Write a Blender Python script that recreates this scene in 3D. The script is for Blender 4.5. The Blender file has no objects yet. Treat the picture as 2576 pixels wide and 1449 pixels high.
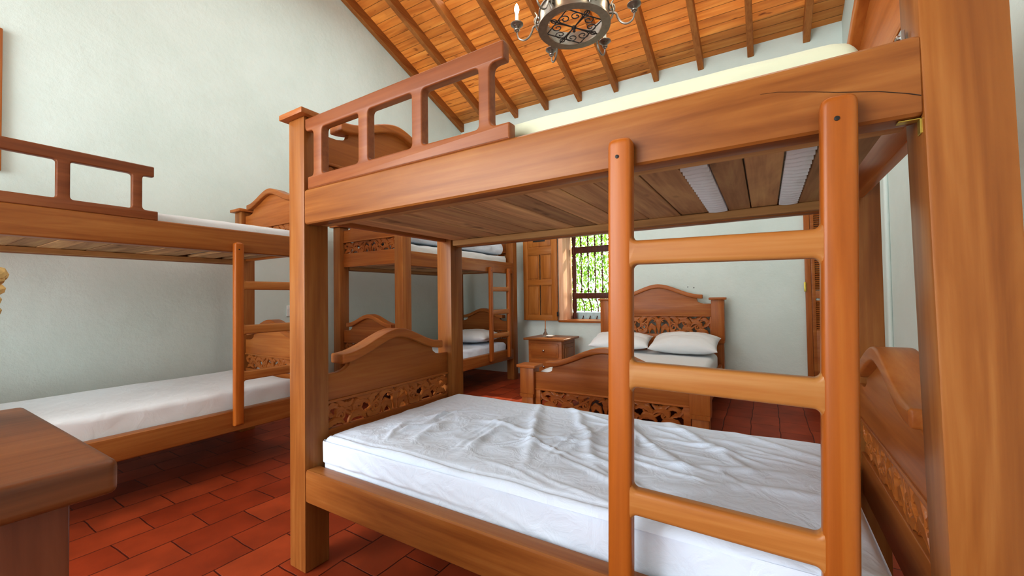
import bpy, bmesh, math, random
from mathutils import Vector, Matrix, noise

random.seed(7)
SC = bpy.context.scene
COL = SC.collection
PI = math.pi

# ------------------------------------------------------------------ materials
def _mat(name):
    m = bpy.data.materials.new(name); m.use_nodes = True
    nt = m.node_tree; nt.nodes.clear()
    out = nt.nodes.new('ShaderNodeOutputMaterial')
    b = nt.nodes.new('ShaderNodeBsdfPrincipled')
    nt.links.new(b.outputs[0], out.inputs[0])
    return m, nt, b

def N(nt, kind, **kw):
    n = nt.nodes.new(kind)
    for k, v in kw.items():
        if k.startswith('i_'):
            n.inputs[k[2:].replace('_', ' ')].default_value = v
        else:
            setattr(n, k, v)
    return n

def srgb(r, g, b):
    f = lambda c: (c/255/12.92) if c/255 <= .04045 else ((c/255+.055)/1.055)**2.4
    return (f(r), f(g), f(b), 1)

def ramp(nt, stops):
    r = nt.nodes.new('ShaderNodeValToRGB')
    e = r.color_ramp.elements
    e[0].position, e[0].color = stops[0]
    e[1].position, e[1].color = stops[-1]
    for p, c in stops[1:-1]:
        x = e.new(p); x.color = c
    return r

def wood(name, axis, dark, mid, light, rough=.36, grain=1.0, knots=0.0, vary=.10, coat=.05):
    m, nt, b = _mat(name)
    L = nt.links.new
    tc = N(nt, 'ShaderNodeTexCoord'); oi = N(nt, 'ShaderNodeObjectInfo')
    mul = N(nt, 'ShaderNodeVectorMath', operation='MULTIPLY_ADD')
    cmb = N(nt, 'ShaderNodeCombineXYZ')
    for k in range(3): L(oi.outputs['Random'], cmb.inputs[k])
    L(cmb.outputs[0], mul.inputs[0]); mul.inputs[1].default_value = (7.3, 4.1, 9.7)
    L(tc.outputs['Object'], mul.inputs[2])
    mp = N(nt, 'ShaderNodeMapping')
    s = [9.0*grain]*3; s['XYZ'.index(axis)] = .75*grain
    mp.inputs['Scale'].default_value = s
    L(mul.outputs[0], mp.inputs['Vector'])
    n1 = N(nt, 'ShaderNodeTexNoise'); n1.inputs['Scale'].default_value = 1.25; n1.inputs['Detail'].default_value = 5
    n1.inputs['Distortion'].default_value = 1.1; n1.inputs['Roughness'].default_value = .6
    L(mp.outputs[0], n1.inputs['Vector'])
    mp2 = N(nt, 'ShaderNodeMapping')
    s2 = [70.0*grain]*3; s2['XYZ'.index(axis)] = 2.2*grain
    mp2.inputs['Scale'].default_value = s2
    L(mul.outputs[0], mp2.inputs['Vector'])
    n2 = N(nt, 'ShaderNodeTexNoise'); n2.inputs['Scale'].default_value = 1.0; n2.inputs['Detail'].default_value = 3
    L(mp2.outputs[0], n2.inputs['Vector'])
    mx = N(nt, 'ShaderNodeMath', operation='MULTIPLY_ADD')
    L(n2.outputs[0], mx.inputs[0]); mx.inputs[1].default_value = .30
    sub = N(nt, 'ShaderNodeMath', operation='MULTIPLY'); L(n1.outputs[0], sub.inputs[0]); sub.inputs[1].default_value = .72
    L(sub.outputs[0], mx.inputs[2])
    rp = ramp(nt, [(.30, dark), (.52, mid), (.74, light)])
    L(mx.outputs[0], rp.inputs[0])
    col = rp.outputs[0]
    if knots:
        mk = N(nt, 'ShaderNodeMapping'); sk = [9.0]*3; sk['XYZ'.index(axis)] = 3.2
        mk.inputs['Scale'].default_value = sk; L(mul.outputs[0], mk.inputs['Vector'])
        vo = N(nt, 'ShaderNodeTexNoise'); vo.inputs['Scale'].default_value = 1.0; vo.inputs['Detail'].default_value = 2
        L(mk.outputs[0], vo.inputs['Vector'])
        kr = ramp(nt, [(.66, (0, 0, 0, 1)), (.76, (knots, knots, knots, 1))]); L(vo.outputs[0], kr.inputs[0])
        mk2 = N(nt, 'ShaderNodeMixRGB'); L(kr.outputs[0], mk2.inputs[0]); L(col, mk2.inputs[1])
        mk2.inputs[2].default_value = tuple(c*.35 for c in dark[:3]) + (1,)
        col = mk2.outputs[0]
    hs = N(nt, 'ShaderNodeHueSaturation')
    mr = N(nt, 'ShaderNodeMapRange'); L(oi.outputs['Random'], mr.inputs[0])
    mr.inputs[3].default_value = 1-vary; mr.inputs[4].default_value = 1+vary
    L(mr.outputs[0], hs.inputs['Value']); L(col, hs.inputs['Color'])
    L(hs.outputs[0], b.inputs['Base Color'])
    b.inputs['Roughness'].default_value = rough; b.inputs['Specular IOR Level'].default_value = .28
    b.inputs['Coat Weight'].default_value = coat; b.inputs['Coat Roughness'].default_value = .22
    bp = N(nt, 'ShaderNodeBump'); bp.inputs['Strength'].default_value = .06; bp.inputs['Distance'].default_value = .004
    L(n2.outputs[0], bp.inputs['Height']); L(bp.outputs[0], b.inputs['Normal'])
    return m

FD, FM, FL = srgb(122, 68, 27), srgb(149, 92, 42), srgb(170, 116, 62)
W_ = {a: wood('varnished_wood_'+a, a, FD, FM, FL) for a in 'XYZ'}
DD, DM, DL = srgb(146, 80, 32), srgb(172, 102, 46), srgb(186, 122, 62)
D_ = {a: wood('dark_varnished_wood_'+a, a, DD, DM, DL) for a in 'XYZ'}
G_ = {a: wood('guard_rail_wood_'+a, a, srgb(116, 62, 32), srgb(138, 80, 44), srgb(154, 98, 58)) for a in 'XYZ'}
LAD = wood('ladder_wood', 'Z', srgb(146, 78, 24), srgb(165, 93, 32), srgb(178, 111, 48), rough=.33)
LADX = wood('ladder_rung_wood', 'X', srgb(146, 84, 34), srgb(172, 114, 58), srgb(186, 138, 84), rough=.36)
RAW = wood('raw_board', 'Y', srgb(150, 112, 76), srgb(196, 156, 112), srgb(222, 190, 132), rough=.7, knots=.8, vary=.24, coat=0)
RAWX = wood('raw_cleat', 'X', srgb(150, 108, 66), srgb(188, 144, 92), srgb(206, 166, 112), rough=.65, coat=0)
RAFT = wood('rafter_wood', 'Y', srgb(140, 80, 34), srgb(168, 106, 52), srgb(184, 124, 66), rough=.5, coat=.02)

def plank_ceiling():
    m, nt, b = _mat('plank_ceiling'); L = nt.links.new
    tc = N(nt, 'ShaderNodeTexCoord'); sep = N(nt, 'ShaderNodeSeparateXYZ'); L(tc.outputs['Object'], sep.inputs[0])
    d = N(nt, 'ShaderNodeMath', operation='MULTIPLY'); L(sep.outputs['Y'], d.inputs[0]); d.inputs[1].default_value = 1/.10
    fl = N(nt, 'ShaderNodeMath', operation='FLOOR'); L(d.outputs[0], fl.inputs[0])
    fr = N(nt, 'ShaderNodeMath', operation='FRACT'); L(d.outputs[0], fr.inputs[0])
    wn = N(nt, 'ShaderNodeTexWhiteNoise', noise_dimensions='1D'); L(fl.outputs[0], wn.inputs['W'])
    cmb = N(nt, 'ShaderNodeCombineXYZ'); L(sep.outputs['X'], cmb.inputs[0]); L(d.outputs[0], cmb.inputs[1])
    L(wn.outputs['Value'], cmb.inputs[2])
    mp = N(nt, 'ShaderNodeMapping'); mp.inputs['Scale'].default_value = (.8, 1.1, 20); L(cmb.outputs[0], mp.inputs[0])
    n = N(nt, 'ShaderNodeTexNoise'); n.inputs['Scale'].default_value = 1.6; n.inputs['Detail'].default_value = 6; n.inputs['Distortion'].default_value = .7
    L(mp.outputs[0], n.inputs['Vector'])
    rp = ramp(nt, [(.25, srgb(174, 120, 62)), (.5, srgb(194, 144, 82)), (.78, srgb(210, 168, 106))]); L(n.outputs[0], rp.inputs[0])
    # knots
    mk = N(nt, 'ShaderNodeMapping'); mk.inputs['Scale'].default_value = (3.4, 1.2, 13); L(cmb.outputs[0], mk.inputs[0])
    nk = N(nt, 'ShaderNodeTexNoise'); nk.inputs['Scale'].default_value = 1.7; nk.inputs['Detail'].default_value = 1; L(mk.outputs[0], nk.inputs['Vector'])
    kr = ramp(nt, [(.70, (0, 0, 0, 1)), (.78, (.8, .8, .8, 1))]); L(nk.outputs[0], kr.inputs[0])
    mx = N(nt, 'ShaderNodeMixRGB'); L(kr.outputs[0], mx.inputs[0]); L(rp.outputs[0], mx.inputs[1]); mx.inputs[2].default_value = srgb(124, 66, 18)
    # per-board tone
    hs = N(nt, 'ShaderNodeHueSaturation'); mr = N(nt, 'ShaderNodeMapRange'); L(wn.outputs['Value'], mr.inputs[0])
    mr.inputs[3].default_value = .92; mr.inputs[4].default_value = 1.06; L(mr.outputs[0], hs.inputs['Value']); L(mx.outputs[0], hs.inputs['Color'])
    # groove
    ab = N(nt, 'ShaderNodeMath', operation='SUBTRACT'); L(fr.outputs[0], ab.inputs[0]); ab.inputs[1].default_value = .5
    a2 = N(nt, 'ShaderNodeMath', operation='ABSOLUTE'); L(ab.outputs[0], a2.inputs[0])
    gr = ramp(nt, [(.455, (1, 1, 1, 1)), (.49, (.52, .5, .48, 1))]); L(a2.outputs[0], gr.inputs[0])
    mg = N(nt, 'ShaderNodeMixRGB', blend_type='MULTIPLY'); mg.inputs[0].default_value = 1
    L(hs.outputs[0], mg.inputs[1]); L(gr.outputs[0], mg.inputs[2])
    L(mg.outputs[0], b.inputs['Base Color']); b.inputs['Roughness'].default_value = .42
    bp = N(nt, 'ShaderNodeBump'); bp.inputs['Strength'].default_value = .5; bp.inputs['Distance'].default_value = .006
    L(gr.outputs[0], bp.inputs['Height']); L(bp.outputs[0], b.inputs['Normal'])
    return m

def plaster(name, base, dark, bump=.35, scale=1.6):
    m, nt, b = _mat(name); L = nt.links.new
    tc = N(nt, 'ShaderNodeTexCoord')
    n = N(nt, 'ShaderNodeTexNoise'); n.inputs['Scale'].default_value = scale; n.inputs['Detail'].default_value = 7; n.inputs['Roughness'].default_value = .62
    L(tc.outputs['Object'], n.inputs['Vector'])
    rp = ramp(nt, [(.32, dark), (.6, base)]); L(n.outputs[0], rp.inputs[0])
    L(rp.outputs[0], b.inputs['Base Color']); b.inputs['Roughness'].default_value = .85
    n2 = N(nt, 'ShaderNodeTexNoise'); n2.inputs['Scale'].default_value = 7; n2.inputs['Detail'].default_value = 9; n2.inputs['Roughness'].default_value = .7
    L(tc.outputs['Object'], n2.inputs['Vector'])
    bp = N(nt, 'ShaderNodeBump'); bp.inputs['Strength'].default_value = bump; bp.inputs['Distance'].default_value = .03
    L(n2.outputs[0], bp.inputs['Height']); L(bp.outputs[0], b.inputs['Normal'])
    return m

def tiles():
    m, nt, b = _mat('terracotta_tiles'); L = nt.links.new
    tc = N(nt, 'ShaderNodeTexCoord'); sep = N(nt, 'ShaderNodeSeparateXYZ'); L(tc.outputs['Object'], sep.inputs[0])
    ax = N(nt, 'ShaderNodeMath', operation='ADD'); L(sep.outputs['X'], ax.inputs[0]); ax.inputs[1].default_value = 10.5-.396
    ay = N(nt, 'ShaderNodeMath', operation='ADD'); L(sep.outputs['Y'], ay.inputs[0]); ay.inputs[1].default_value = 9.6-.15
    nw = N(nt, 'ShaderNodeTexNoise'); nw.inputs['Scale'].default_value = 3.5; nw.inputs['Detail'].default_value = 2; L(tc.outputs['Object'], nw.inputs['Vector'])
    cmb = N(nt, 'ShaderNodeCombineXYZ'); L(ay.outputs[0], cmb.inputs[0]); L(ax.outputs[0], cmb.inputs[1])
    wv = N(nt, 'ShaderNodeVectorMath', operation='MULTIPLY_ADD'); L(nw.outputs['Color'], wv.inputs[0]); wv.inputs[1].default_value = (.03, .03, 0); L(cmb.outputs[0], wv.inputs[2])
    br = N(nt, 'ShaderNodeTexBrick'); L(wv.outputs[0], br.inputs['Vector'])
    br.inputs['Scale'].default_value = 1; br.inputs['Brick Width'].default_value = .32; br.inputs['Row Height'].default_value = .21
    br.inputs['Mortar Size'].default_value = .004; br.inputs['Mortar Smooth'].default_value = .6; br.inputs['Bias'].default_value = 0
    br.inputs['Color1'].default_value = srgb(164, 74, 38); br.inputs['Color2'].default_value = srgb(140, 56, 26); br.inputs['Mortar'].default_value = srgb(88, 32, 18)
    n = N(nt, 'ShaderNodeTexNoise'); n.inputs['Scale'].default_value = 5; n.inputs['Detail'].default_value = 6; L(tc.outputs['Object'], n.inputs['Vector'])
    rp = ramp(nt, [(.3, (.72, .68, .66, 1)), (.7, (1.12, 1.08, 1.06, 1))]); L(n.outputs[0], rp.inputs[0])
    mg = N(nt, 'ShaderNodeMixRGB', blend_type='MULTIPLY'); mg.inputs[0].default_value = 1; L(br.outputs[0], mg.inputs[1]); L(rp.outputs[0], mg.inputs[2])
    L(mg.outputs[0], b.inputs['Base Color'])
    b.inputs['Roughness'].default_value = .5; b.inputs['Specular IOR Level'].default_value = .2
    inv = N(nt, 'ShaderNodeMath', operation='SUBTRACT'); inv.inputs[0].default_value = 1; L(br.outputs['Fac'], inv.inputs[1])
    ad = N(nt, 'ShaderNodeMath', operation='MULTIPLY_ADD'); L(n.outputs[0], ad.inputs[0]); ad.inputs[1].default_value = .4; L(inv.outputs[0], ad.inputs[2])
    bp = N(nt, 'ShaderNodeBump'); bp.inputs['Strength'].default_value = .55; bp.inputs['Distance'].default_value = .008
    L(ad.outputs[0], bp.inputs['Height']); L(bp.outputs[0], b.inputs['Normal'])
    return m

def cloth(name, c, bump=.25, scale=14):
    m, nt, b = _mat(name); L = nt.links.new
    tc = N(nt, 'ShaderNodeTexCoord')
    n = N(nt, 'ShaderNodeTexNoise'); n.inputs['Scale'].default_value = scale; n.inputs['Detail'].default_value = 6; n.inputs['Distortion'].default_value = 1.2
    L(tc.outputs['Object'], n.inputs['Vector'])
    b.inputs['Base Color'].default_value = c; b.inputs['Roughness'].default_value = .9; b.inputs['Sheen Weight'].default_value = .15
    bp = N(nt, 'ShaderNodeBump'); bp.inputs['Strength'].default_value = bump; bp.inputs['Distance'].default_value = .02
    L(n.outputs[0], bp.inputs['Height']); L(bp.outputs[0], b.inputs['Normal'])
    return m

def plain(name, c, rough=.5, metal=0, emit=None, estr=0, noise_amt=.12, trans=0, alpha=1):
    m, nt, b = _mat(name); L = nt.links.new
    tc = N(nt, 'ShaderNodeTexCoord'); n = N(nt, 'ShaderNodeTexNoise'); n.inputs['Scale'].default_value = 30; n.inputs['Detail'].default_value = 4
    L(tc.outputs['Object'], n.inputs['Vector'])
    rp = ramp(nt, [(.3, tuple(x*(1-noise_amt) for x in c[:3])+(1,)), (.7, tuple(min(1, x*(1+noise_amt)) for x in c[:3])+(1,))]); L(n.outputs[0], rp.inputs[0])
    L(rp.outputs[0], b.inputs['Base Color']); b.inputs['Roughness'].default_value = rough; b.inputs['Metallic'].default_value = metal
    if emit: b.inputs['Emission Color'].default_value = emit; b.inputs['Emission Strength'].default_value = estr
    if trans: b.inputs['Transmission Weight'].default_value = trans
    return m

def leaf_mat():
    m, nt, b = _mat('foliage'); L = nt.links.new
    oi = N(nt, 'ShaderNodeNewGeometry')
    rp = ramp(nt, [(0, srgb(76, 126, 34)), (.5, srgb(136, 176, 58)), (1, srgb(192, 214, 108))]); L(oi.outputs['Random Per Island'], rp.inputs[0])
    L(rp.outputs[0], b.inputs['Base Color']); b.inputs['Roughness'].default_value = .55
    tr = N(nt, 'ShaderNodeBsdfTranslucent'); L(rp.outputs[0], tr.inputs[0])
    mx = N(nt, 'ShaderNodeMixShader'); mx.inputs[0].default_value = .5; L(b.outputs[0], mx.inputs[1]); L(tr.outputs[0], mx.inputs[2])
    out = [n for n in nt.nodes if n.type == 'OUTPUT_MATERIAL'][0]; L(mx.outputs[0], out.inputs[0])
    return m

M_CEIL = plank_ceiling()
M_WALL = plaster('white_plaster', srgb(222, 233, 228), srgb(214, 226, 220), .24)
M_FLOOR = tiles()
M_SHEET = cloth('white_sheet', srgb(226, 238, 254), .35, 13)
M_SHEET2 = cloth('plain_sheet', srgb(222, 226, 228), .2, 9)
M_CREAM = cloth('cream_cover', srgb(206, 206, 180), .15, 8)
M_PILLOW = cloth('pillow_cotton', srgb(228, 231, 233), .25, 10)
M_IRON = plain('wrought_iron', srgb(150, 140, 130), .32, .8)
M_IROND = plain('dark_iron', srgb(66, 58, 54), .45, .6)
M_BRASS = plain('brass', srgb(200, 180, 90), .35, .9)
M_STEEL = plain('steel', srgb(200, 200, 200), .25, 1)
M_CANDLE = plain('candle_sleeve', srgb(236, 236, 226), .6, 0)
M_BULB = plain('lit_bulb', (1, 1, 1, 1), .3, 0, (1, .84, .58, 1), 50)
M_WHITE = plain('white_plastic', srgb(232, 232, 228), .45)
M_GLASS = plain('bottle_glass', srgb(220, 215, 205), .05, 0, trans=.85)
M_DARK = plain('dark_metal', srgb(40, 34, 30), .5, .3)
M_STRAW = plain('woven_straw', srgb(206, 178, 120), .8, 0, noise_amt=.3)
M_LEAF = leaf_mat()
M_LEDGE = plain('outer_ledge', srgb(178, 208, 216), .8)
M_GROUND = plaster('garden_ground', srgb(150, 150, 110), srgb(110, 120, 80))
M_GRILLE = wood('grille_wood', 'Z', srgb(58, 28, 18), srgb(86, 44, 30), srgb(110, 62, 44), rough=.45)
M_SHUT = wood('shutter_wood', 'Z', srgb(146, 86, 30), srgb(176, 112, 48), srgb(192, 130, 66), rough=.4)
M_FRAME = wood('daylit_window_frame', 'Z', srgb(214, 160, 120), srgb(232, 186, 150), srgb(244, 214, 186), rough=.5)  # wood colour lightened to carry the daylight falling on frame and reveal
M_SHUTX = wood('shutter_wood_cross', 'X', srgb(146, 86, 30), srgb(176, 112, 48), srgb(192, 130, 66), rough=.4)

# ------------------------------------------------------------------ object helpers
def link_mesh(name, me, mat, parent=None, angle=35):
    me.materials.clear(); me.materials.append(mat)
    for p in me.polygons: p.use_smooth = True
    try: me.set_sharp_from_angle(angle=math.radians(angle))
    except Exception: pass
    o = bpy.data.objects.new(name, me); COL.objects.link(o)
    if parent: o.parent = parent
    return o

def obj(name, bm, mat, parent=None, angle=35):
    bmesh.ops.recalc_face_normals(bm, faces=bm.faces)
    me = bpy.data.meshes.new(name); bm.to_mesh(me); bm.free()
    return link_mesh(name, me, mat, parent, angle)

def tag(o, label=None, cat=None, group=None, kind=None):
    if label: o['label'] = label
    if cat: o['category'] = cat
    if group: o['group'] = group
    if kind: o['kind'] = kind
    return o

def thing(name, label, cat, loc=(0, 0, 0), rz=0, group=None):
    o = bpy.data.objects.new(name, None); COL.objects.link(o); o.empty_display_size = .1
    o.location = loc; o.rotation_euler = (0, 0, rz)
    return tag(o, label, cat, group)

def merge(dst, src):
    me = bpy.data.meshes.new('tmp'); src.to_mesh(me); src.free(); dst.from_mesh(me); bpy.data.meshes.remove(me)

def box(bm, x0, x1, y0, y1, z0, z1, bev=.004, seg=2, mat=None):
    t = bmesh.new(); bmesh.ops.create_cube(t, size=1)
    sx, sy, sz = x1-x0, y1-y0, z1-z0
    for v in t.verts: v.co = Vector((x0+sx*(v.co.x+.5), y0+sy*(v.co.y+.5), z0+sz*(v.co.z+.5)))
    if bev > 0:
        bev = min(bev, .45*min(sx, sy, sz))
        bmesh.ops.bevel(t, geom=t.edges[:], offset=bev, segments=seg, profile=.6, affect='EDGES')
    if mat is not None: bmesh.ops.transform(t, matrix=mat, verts=t.verts[:])
    merge(bm, t); return bm

def B(x0, x1, y0, y1, z0, z1, bev=.004, seg=2, mat=None):
    return box(bmesh.new(), x0, x1, y0, y1, z0, z1, bev, seg, mat)

def lathe(bm, prof, n=20, mat=None, close=True):
    t = bmesh.new(); rings = []
    for r, z in prof:
        rings.append([t.verts.new((r*math.cos(2*PI*k/n), r*math.sin(2*PI*k/n), z)) for k in range(n)])
    for a, b in zip(rings, rings[1:]):
        for k in range(n): t.faces.new((a[k], a[(k+1) % n], b[(k+1) % n], b[k]))
    if close:
        t.faces.new(rings[0][::-1]); t.faces.new(rings[-1])
    if mat is not None: bmesh.ops.transform(t, matrix=mat, verts=t.verts[:])
    merge(bm, t); return bm

def tube(bm, pts, rad, n=8, taper=None, flat=1.0):
    t = bmesh.new(); pts = [Vector(p) for p in pts]; rings = []
    up = Vector((0, 0, 1)); prev = None
    for i, p in enumerate(pts):
        d = (pts[min(i+1, len(pts)-1)]-pts[max(i-1, 0)]).normalized()
        if prev is None:
            s = d.cross(up)
            if s.length < 1e-3: s = d.cross(Vector((1, 0, 0)))
        else: s = prev-d*prev.dot(d)
        s.normalize(); q = s.cross(d); prev = s
        r = rad if taper is None else rad*taper(i/(len(pts)-1))
        rings.append([t.verts.new(p+s*math.cos(2*PI*k/n)*r+q*math.sin(2*PI*k/n)*r*flat) for k in range(n)])
    for a, b in zip(rings, rings[1:]):
        for k in range(n): t.faces.new((a[k], a[(k+1) % n], b[(k+1) % n], b[k]))
    t.faces.new(rings[0][::-1]); t.faces.new(rings[-1])
    merge(bm, t); return bm

def fillet(pts, r, n=5):
    """round the corners of a polygon; r a number or one per corner"""
    out = []; m = len(pts)
    for i, p in enumerate(pts):
        rr = r[i] if isinstance(r, (list, tuple)) else r
        p = Vector(p); a = Vector(pts[i-1])-p; b = Vector(pts[(i+1) % m])-p
        if rr <= 0: out.append(tuple(p)); continue
        rr2 = min(rr, a.length*.48, b.length*.48)
        p0 = p+a.normalized()*rr2; p1 = p+b.normalized()*rr2
        for k in range(n+1):
            t = k/n; q = p0*(1-t)**2+p*2*t*(1-t)+p1*t*t; out.append((q.x, q.y))
    return out

def plate_mesh(outlines, depth, bev, tf, bres=2):
    """flat shape with holes, of given depth, edges rounded; tf(a, b, c) -> point"""
    cu = bpy.data.curves.new('tmpc', 'CURVE'); cu.dimensions = '2D'; cu.fill_mode = 'BOTH'
    cu.extrude = max(depth/2-bev, 0); cu.bevel_depth = bev; cu.bevel_resolution = bres; cu.offset = -bev
    for ol in outlines:
        s = cu.splines.new('POLY'); s.points.add(len(ol)-1); s.use_cyclic_u = True
        for pt, (a, b) in zip(s.points, ol): pt.co = (a, b, 0, 1)
    ob = bpy.data.objects.new('tmpo', cu)
    me = bpy.data.meshes.new_from_object(ob)
    bpy.data.objects.remove(ob); bpy.data.curves.remove(cu)
    bm = bmesh.new(); bm.from_mesh(me); bpy.data.meshes.remove(me)
    bmesh.ops.remove_doubles(bm, verts=bm.verts[:], dist=1e-5)
    for v in bm.verts: v.co = Vector(tf(*v.co))
    return bm

def plate(name, outlines, depth, bev, tf, mat, parent=None):
    return obj(name, plate_mesh(outlines, depth, bev, tf), mat, parent, 40)

# ------------------------------------------------------------------ camera
Wpx, FPX = 2576.0, 1033.98
CAM = Vector((1.7681, -1.0187, 1.14))
R_ = Vector((0.8516376, 0.52392501, -0.01469601)); U_ = Vector((0.02388482, -0.01078445, 0.99965655)); F_ = Vector((-0.52358658, 0.85169612, 0.0216983))
cd = bpy.data.cameras.new('camera'); cam = bpy.data.objects.new('camera', cd); COL.objects.link(cam)
cd.sensor_width = 36; cd.sensor_fit = 'HORIZONTAL'; cd.lens = FPX/Wpx*36; cd.clip_start = .02; cd.clip_end = 200
M = Matrix(((R_.x, U_.x, -F_.x), (R_.y, U_.y, -F_.y), (R_.z, U_.z, -F_.z)))
cam.matrix_world = Matrix.Translation(CAM) @ M.to_4x4()
SC.camera = cam

# ------------------------------------------------------------------ the room
XL, XR, YF, YN = -2.42, 2.5, 4.27, -3.4
def ceil_z(x, y): return 3.976-.0165*(x+2.1)+.366*(YF-y)
YR = -.9                                            # ridge line

bm = bmesh.new(); box(bm, XL-.3, XR+.3, YN-.3, YF+.5, -.12, 0, 0)
tag(obj('floor', bm, M_FLOOR), kind='structure')

def wall(name, bm): return tag(obj(name, bm, M_WALL), kind='structure')
wall('wall_left', B(XL-.15, XL, YN, YF+.4, 0, 7, 0))
wall('wall_right', B(XR, XR+.15, YN, YF+.4, 0, 7, 0))
# window opening in the far wall
WX0, WX1, WZ0, WZ1 = -.69, .30, .80, 2.12
hole = [(WX0, WZ0), (WX1, WZ0), (WX1, WZ1), (WX0, WZ1)]
wall('wall_far', plate_mesh([[(XL-.15, 0), (XR+.15, 0), (XR+.15, 4.25), (XL-.15, 4.25)], hole], .40, 0, lambda a, b, c: (a, YF+.20+c, b)))
# near wall, behind the camera, with a wide doorway
wall('wall_near', plate_mesh([[(XL-.15, 0), (XR+.15, 0), (XR+.15, 5.6), (XL-.15, 5.6)], [(-2.3, .01), (1.3, .01), (1.3, 3.4), (-2.3, 3.4)]], .2, 0, lambda a, b, c: (a, YN-.1+c, b)))

def ceil_slab():
    bm = bmesh.new(); x0, x1 = XL-.15, XR+.15
    vs = []
    for y in (YF+.4, YR):
        for x in (x0, x1): vs.append(bm.verts.new((x, y, ceil_z(x, y))))
    zr0, zr1 = ceil_z(x0, YR), ceil_z(x1, YR)
    vs.append(bm.verts.new((x0, YN-.2, zr0-.366*(YR-YN+.2)))); vs.append(bm.verts.new((x1, YN-.2, zr1-.366*(YR-YN+.2))))
    bm.faces.new((vs[0], vs[1], vs[3], vs[2])); bm.faces.new((vs[2], vs[3], vs[5], vs[4]))
    bmesh.ops.solidify(bm, geom=bm.faces[:], thickness=-.04)
    return bm
bmc = ceil_slab()
CE = tag(obj('ceiling', bmc, M_CEIL), kind='structure')
ang = math.atan(.366)
for k in range(10):
    xc = 2.205-.509*k
    if k == 9: xc = XL+.032
    y0, y1 = YF-.0, YR
    n = 24; bm = bmesh.new(); w = .031; dp = .132
    zt = lambda y: ceil_z(xc, y)
    v = [bm.verts.new(p) for p in ((xc-w, y0, zt(y0)), (xc+w, y0, zt(y0)), (xc+w, y0, zt(y0)-dp), (xc-w, y0, zt(y0)-dp),
                                   (xc-w, y1, zt(y1)), (xc+w, y1, zt(y1)), (xc+w, y1, zt(y1)-dp), (xc-w, y1, zt(y1)-dp))]
    for f in ((0, 1, 2, 3), (7, 6, 5, 4), (0, 4, 5, 1), (1, 5, 6, 2), (2, 6, 7, 3), (3, 7, 4, 0)): bm.faces.new([v[i] for i in f])
    bmesh.ops.bevel(bm, geom=bm.edges[:], offset=.004, segments=1, affect='EDGES')
    obj('rafter', bm, RAFT, CE)

# conduit on the right wall
bm = bmesh.new(); tube(bm, [(XR-.012, 2.70, 0), (XR-.012, 2.70, 3.2)], .014, 12)
tag(obj('trim_1', bm, M_WALL), kind='structure')

# narrow louvred door beside the right wall
DR = tag(bpy.data.objects.new('door_1', None), kind='structure'); COL.objects.link(DR)
bm = bmesh.new(); dx0, dx1, dzt = 2.13, 2.49, 2.3
box(bm, dx0, dx0+.05, YF-.035, YF+.01, 0, dzt, .004); box(bm, dx1-.04, dx1, YF-.035, YF+.01, 0, dzt, .004); box(bm, dx0+.045, dx1-.035, YF-.034, YF+.009, dzt-.06, dzt, .004)
obj('door_frame', bm, D_['Z'], DR)
bm = bmesh.new()
box(bm, dx0+.052, dx0+.085, YF-.028, YF+.0, .03, dzt-.065, .003); box(bm, dx1-.075, dx1-.042, YF-.028, YF, .03, dzt-.065, .003)
for z0, z1 in ((.03, .75), (1.08, 1.16), (dzt-.12, dzt-.066)): box(bm, dx0+.08, dx1-.07, YF-.026, YF-.002, z0, z1, .003)
for k in range(13+52):
    z = .76+.022*k
    if z > dzt-.13 or 1.06 < z < 1.17: continue
    box(bm, dx0+.08, dx1-.07, -.014, .014, -.003, .003, .001, 1, Matrix.Translation((0, YF-.014, z)) @ Matrix.Rotation(math.radians(40), 4, 'X'))
obj('louvre_leaf', bm, D_['X'], DR)
bm = bmesh.new(); box(bm, dx0-.012, dx0+.006, YF-.05, YF-.034, 1.15, 1.25, .002); tube(bm, [(dx0+.002, YF-.05, 1.16), (dx0+.002, YF-.05, 1.24)], .006)
obj('hinge', bm, M_BRASS, DR)

# wooden shutter high on the left wall, at the edge of the view
W2 = tag(bpy.data.objects.new('window_2', None), kind='structure'); COL.objects.link(W2)
bm = bmesh.new(); fy0, fy1, fz0, fz1 = -1.45, -.497, 2.0, 2.925
for a in ((fy0, fy0+.07, fz0, fz1), (fy1-.07, fy1, fz0, fz1)): box(bm, XL-.01, XL+.03, a[0], a[1], a[2], a[3], .004)
for a in ((fz0, fz0+.07), (fz1-.07, fz1)): box(bm, XL-.01, XL+.029, fy0+.06, fy1-.06, a[0], a[1], .004)
obj('window_frame', bm, D_['Z'], W2)
bm = bmesh.new(); 
for a, b in ((fy0+.07, -.975), (-.972, fy1-.07)): box(bm, XL-.005, XL+.018, a, b, fz0+.07, fz1-.07, .003)
obj('shutter_panel', bm, D_['Z'], W2)

# the far window
W1 = tag(bpy.data.objects.new('window_1', None), kind='structure'); COL.objects.link(W1)
bm = bmesh.new(); fw = .055
box(bm, WX0-.012, WX0+fw, YF-.02, YF+.12, WZ0, WZ1, .008); box(bm, WX1-fw, WX1+.012, YF-.02, YF+.12, WZ0, WZ1, .008)
box(bm, WX0-.012, WX1+.012, YF-.019, YF+.119, WZ1-.05, WZ1+.012, .008)
box(bm, WX0-.005, WX0+.025, YF+.10, YF+.38, WZ0, WZ1, .004)
obj('window_frame', bm, M_FRAME, W1)
obj('window_sill', B(WX0-.02, WX1+.02, YF-.03, YF+.40, WZ0-.025, WZ0+.004, .006), D_['X'], W1)
gy = YF+.36
bm = bmesh.new()
for z0, z1 in ((1.855-.09, 1.855), (1.10, 1.18), (2.04, 2.10)): box(bm, WX0+.05, WX1-.05, gy-.03, gy+.03, z0, z1, .006)
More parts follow.
